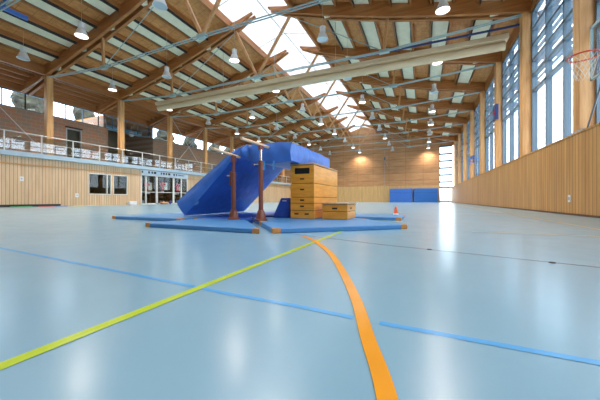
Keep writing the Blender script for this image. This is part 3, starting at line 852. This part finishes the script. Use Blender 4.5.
# seam piping along the near upper and lower edges
MB().tube([(p.x + 4.7, -0.005, p.y - 0.063) for p in T[::2]], 0.007, 6).build('seam_piping', M['mat'], r, smooth=True)
MB().tube([(p.x + 4.7, -0.005, p.y - 0.067) for p in Bm[::2]], 0.007, 6).build('seam_piping', M['soft'], r, smooth=True)
MB().add([(0.38, -0.032, 0.235), (0.47, -0.032, 0.295), (0.445, -0.032, 0.33), (0.355, -0.032, 0.27)], [(0, 1, 2, 3)]).build('maker_mark', M['mat'], r)
for dx in (2.02, 2.22):
    MB().add([(dx, -0.05, 1.06), (dx + 0.035, -0.05, 1.06), (dx + 0.03, -0.055, 0.90), (dx - 0.005, -0.055, 0.90), (dx, -0.046, 1.06), (dx + 0.035, -0.046, 1.06), (dx + 0.03, -0.051, 0.90), (dx - 0.005, -0.051, 0.90)],
             [(0, 1, 2, 3), (4, 5, 6, 7), (0, 1, 5, 4), (1, 2, 6, 5), (2, 3, 7, 6), (3, 0, 4, 7)]).build('handle_strap', M['line_blue'], r)
tag(r, 'thick blue soft mat leaning from the floor over the bars onto the tall box', 'soft mat')

# small deep blue wedge between posts and box
wd = empty('foam_wedge', (-2.62, 4.98, 0.065))
tag(wd, 'small deep blue padded wedge leaning against the tall wooden box', 'wedge')
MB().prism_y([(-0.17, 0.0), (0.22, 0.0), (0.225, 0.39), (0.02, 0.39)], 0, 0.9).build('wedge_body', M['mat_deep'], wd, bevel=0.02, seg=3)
MB().box(0.06, 0.15, -0.004, -0.001, 0.325, 0.345).build('maker_mark', M['white'], wd)

# ---------------------------------------------------------------- parallel bars: posts and rails
for i, (x, y, h, zt, ys_) in enumerate(((-3.21, 4.27, 1.10, 1.245, (3.75, 4.45)), (-2.58, 4.2, 1.27, 1.375, (3.62, 4.50)))):
    p = empty('parallel_bar', (x, y, 0.065))
    tag(p, '%s brown metal post carrying a pale wooden bar, %s' % (('lower', 'left of the other post') if i == 0 else ('taller', 'right of the other post')), 'parallel bar', 'parallel bars')
    MB().lathe([(0.115, 0.0), (0.115, 0.015), (0.085, 0.03), (0.075, 0.10), (0.055, 0.17), (0.045, 0.18)], 16).build('foot', M['post'], p, smooth=True)
    MB().lathe([(0.040, 0.17), (0.040, h - 0.32), (0.046, h - 0.315), (0.046, h - 0.24), (0.03, h - 0.235)], 16).build('outer_post', M['post'], p, smooth=True)
    MB().lathe([(0.026, h - 0.25), (0.026, h - 0.04)], 14).build('inner_post', M['chrome'] if i else M['post'], p, smooth=True)
    MB().tube([(0, 0, h - 0.28), (-0.10, -0.03, h - 0.30)], 0.012, 8).lathe([(0.022, -0.012), (0.022, 0.012)], 10, (-0.11, -0.035, h - 0.30)).build('clamp_knob', M['chrome'], p, smooth=True)
    MB().box(-0.022, 0.022, -0.06, 0.06, h - 0.05, zt - 0.065).build('bar_clamp', M['post'], p, bevel=0.01)
    if i == 0:
        MB().box(-0.075, -0.03, -0.03, 0.03, h - 0.48, h - 0.22).build('height_lever', M['post'], p, bevel=0.008)
    ya, yb = ys_[0] - y, ys_[1] - y; zb = zt - 0.065
    b_ = MB().tube([(-0.04 if i == 0 else 0, ya, zb + (0.04 if i == 0 else 0)), (0.005 if i == 0 else 0, yb, zb - (0.015 if i == 0 else 0))], 0.025, 14).build('wooden_rail', M['bar'], p, smooth=True)

# ---------------------------------------------------------------- vaulting boxes
def vault_box(name, x0, x1, y0, y1, z0, heights, slots, label):
    cx, cy = (x0 + x1) / 2, (y0 + y1) / 2
    r = empty(name, (cx, cy, z0)); hx, hy = (x1 - x0) / 2, (y1 - y0) / 2
    z = 0
    tops = []
    for i, hgt in enumerate(heights):
        s_ = MB().box(-hx, hx, -hy, hy, z + 0.004, z + hgt - 0.004).build('box_section', M['boxwood'], r, bevel=0.006)
        for (sx, w_, zz, hh) in slots.get(i, []):
            MB().box(sx - w_ / 2, sx + w_ / 2, -hy - 0.003, -hy + 0.01, zz - hh / 2, zz + hh / 2).build('hand_slot', M['black'], s_, bevel=0.002)
        for sx in (-hx, hx):
            for sy in (-hy, hy):
                MB().box(sx - 0.004, sx + 0.004, sy - 0.004, sy + 0.004, z + 0.01, z + hgt - 0.01).build('corner_edge', M['boxwood2'], s_)
        z += hgt
    MB().box(-hx + 0.012, hx - 0.012, -hy + 0.012, hy - 0.012, 0.01, z).build('gap_shade_core', M['black'], r)  # black core added inside so the gaps between sections look shaded
    MB().box(-hx - 0.012, hx + 0.012, -hy - 0.012, hy + 0.012, z, z + 0.035).build('lid_pad', M['tan'], r, bevel=0.014, seg=3)
    tag(r, label, 'vaulting box')
    return r, z
B0 = 0.064
r, z = vault_box('vaulting_box', -2.32, -1.85, 4.86, 6.42, B0, [0.155, 0.135, 0.115, 0.26, 0.345],
    {0: [(-0.115, 0.085, 0.09, 0.026), (0.095, 0.085, 0.09, 0.026)], 1: [(0.0, 0.085, 0.235, 0.026)], 2: [(0.0, 0.085, 0.35, 0.026)], 3: [(0.0, 0.085, 0.55, 0.026)],
     4: [(0.0, 0.085, 0.75, 0.026), (0.0, 0.30, 0.90, 0.11)]}, 'tall five-section wooden vaulting box carrying the end of the soft mat')
r2, z2 = vault_box('vaulting_box', -1.71, -1.24, 4.94, 5.58, B0, [0.14, 0.125],
    {1: [(0.0, 0.10, 0.20, 0.03)]}, 'low wooden vaulting box standing right of the tall one')
MB().box(0.232, 0.239, -0.10, 0.02, 0.185, 0.215).build('hand_slot', M['shelf'], r2)

# ---------------------------------------------------------------- cone
c = empty('traffic_cone', (-0.68, 8.1, 0.001))
tag(c, 'small orange and white traffic cone on the floor behind the mats', 'cone')
MB().box(-0.08, 0.08, -0.08, 0.08, 0, 0.015).build('base', M['white'], c, bevel=0.01)
MB().lathe([(0.07, 0.015), (0.062, 0.05)], 16).build('band', M['white'], c, smooth=True)
MB().lathe([(0.062, 0.05), (0.02, 0.225), (0.012, 0.23)], 16).build('cone_body', M['cone'], c, smooth=True)

# ---------------------------------------------------------------- upright mats at the end wall
for i, (a, b, m, nm) in enumerate(((-4.62, -1.42, M['soft'], 'royal blue'), (-1.22, 1.96, plain('mid_blue_mat', (0.03, 0.17, 0.55), 0.5, noise=0.05, nscale=3), 'mid blue'))):
    r = empty('crash_mat', ((a + b) / 2, 44.7, 0))
    hw = (b - a) / 2
    MB().box(-hw, hw, -0.22, 0.22, 0.001, 2.02).build('mat_pad', m, r, bevel=0.05, seg=3)
    MB().tube([(-hw + 0.05, -0.225, 1.42), (0, -0.228, 1.36), (hw - 0.05, -0.225, 1.42)], 0.02, 6).build('seam', M['navy'], r)
    tag(r, '%s crash mat standing on edge against the end wall, %s one' % (nm, 'left' if i == 0 else 'right'), 'crash mat', 'crash mats at the end wall')
# rope and bracket on the end wall
r = empty('climbing_pole', (-5.4, 44.97, 2.45))
MB().tube([(0, 0, 0), (0, 0, 5.6)], 0.03, 6).build('pole', M['grey_card'], r)
MB().box(-0.12, 0.12, -0.1, 0.1, 4.0, 4.5).build('bracket', M['frame'], r)
MB().tube([(0, -0.1, 4.0), (0.5, -0.1, 3.0)], 0.04, 6).build('arm', M['grey_card'], r)
tag(r, 'thin grey pole with a bracket on the brown end wall', 'pole')

# ---------------------------------------------------------------- basketball hoop at the right wall
h = empty('basketball_hoop', (2.70, 6.80, 3.05))
tag(h, 'basketball hoop with red rim and clear backboard on the right wall', 'basketball hoop')
ring = [(0.225 * math.cos(2 * PI * i / 32), 0.225 * math.sin(2 * PI * i / 32), 0) for i in range(33)]
MB().tube(ring, 0.015, 8, cap=False).build('rim', M['red'], h, smooth=True)
MB().tube([(0.225, -0.06, 0), (0.47, -0.08, -0.02)], 0.01, 6).tube([(0.225, 0.06, 0), (0.47, 0.08, -0.02)], 0.01, 6).build('rim_bracket', M['red'], h)
nt_ = MB(); NS = 12
for q in range(NS):
    for s_ in (1, -1):
        pts = []
        for l in range(6):
            rad = 0.222 - 0.11 * (l / 5) ** 0.7; ang = 2 * PI * (q + s_ * l * 0.5) / NS
            pts.append((rad * math.cos(ang), rad * math.sin(ang), -0.005 - 0.40 * l / 5))
        nt_.tube(pts, 0.0035, 4)
nt_.build('net', M['net'], h)
MB().box(0.475, 0.49, -0.9, 0.9, -0.15, 0.90).build('backboard', M['board'], h)
f_ = MB().box(0.465, 0.50, -0.93, 0.93, -0.18, -0.14).box(0.465, 0.50, -0.93, 0.93, 0.89, 0.93).box(0.465, 0.50, -0.93, -0.89, -0.18, 0.93).box(0.465, 0.50, 0.89, 0.93, -0.18, 0.93)
f_.build('board_frame', M['steel'], h)
MB().box(0.468, 0.474, -0.30, 0.30, 0.13, 0.18).box(0.468, 0.474, -0.30, 0.30, 0.53, 0.58).box(0.468, 0.474, -0.30, -0.25, 0.13, 0.58).box(0.468, 0.474, 0.25, 0.30, 0.13, 0.58).build('target_square', M['white'], h)
MB().tube([(0.51, 0.45, -0.1), (1.09, 2.6, -0.86)], 0.018, 6).build('stay_rod', M['frame'], h)
MB().bar((0.51, 0.4, 0.5), (1.14, 0.4, 0.5), 0.06, 0.06).bar((0.51, -0.4, 0.5), (1.14, -0.4, 0.5), 0.06, 0.06).build('wall_arm', M['frame'], h)
MB().box(0.98, 1.12, 2.55, 3.1, -0.87, -0.83).build('foot_plate', M['grey_card'], h)

# socket on the right wall
w = empty('wall_socket', (3.70, 10.05, 0.45))
MB().box(-0.02, 0, -0.07, 0.07, -0.1, 0.1).build('plate', M['white'], w, bevel=0.004)
MB().box(-0.028, -0.02, -0.03, 0.03, -0.04, 0.04).build('cover', M['grey_card'], w)
tag(w, 'small white socket plate low on the orange right wall', 'socket')
# hanging clock box on column and blue folded hoop frame farther away
w = empty('wall_clock', (3.55, 18.91, 4.88))
MB().box(0.12, 0.28, -0.3, 0.3, 0, 0.84).build('case', M['navy'], w, bevel=0.02)
MB().lathe([(0.16, -0.01), (0.16, 0.01)], 20).build('face', M['red_cloth'], w)
w.children[-1].rotation_euler = (0, PI / 2, 0); w.children[-1].location = (0.108, 0, 0.42)
tag(w, 'navy clock box with a red round face fixed to a column of the window wall', 'clock')
w = empty('basket_frame', (3.45, 25.3, 2.55))
MB().bar((0, -0.9, 0.6), (0, -0.9, 1.1), 0.08, 0.08).bar((0, 0.9, 0.6), (0, 0.9, 1.1), 0.08, 0.08).bar((0, -0.9, 1.1), (0, 0.9, 1.1), 0.12, 0.16).build('frame', M['blue_steel'], w)
MB().bar((0, -0.9, 0.9), (0.6, -0.9, 0.9), 0.06, 0.06).bar((0, 0.9, 0.9), (0.6, 0.9, 0.9), 0.06, 0.06).build('wall_arm', M['blue_steel'], w)
tag(w, 'bright blue frame projecting from the window wall far down the hall', 'steel frame')
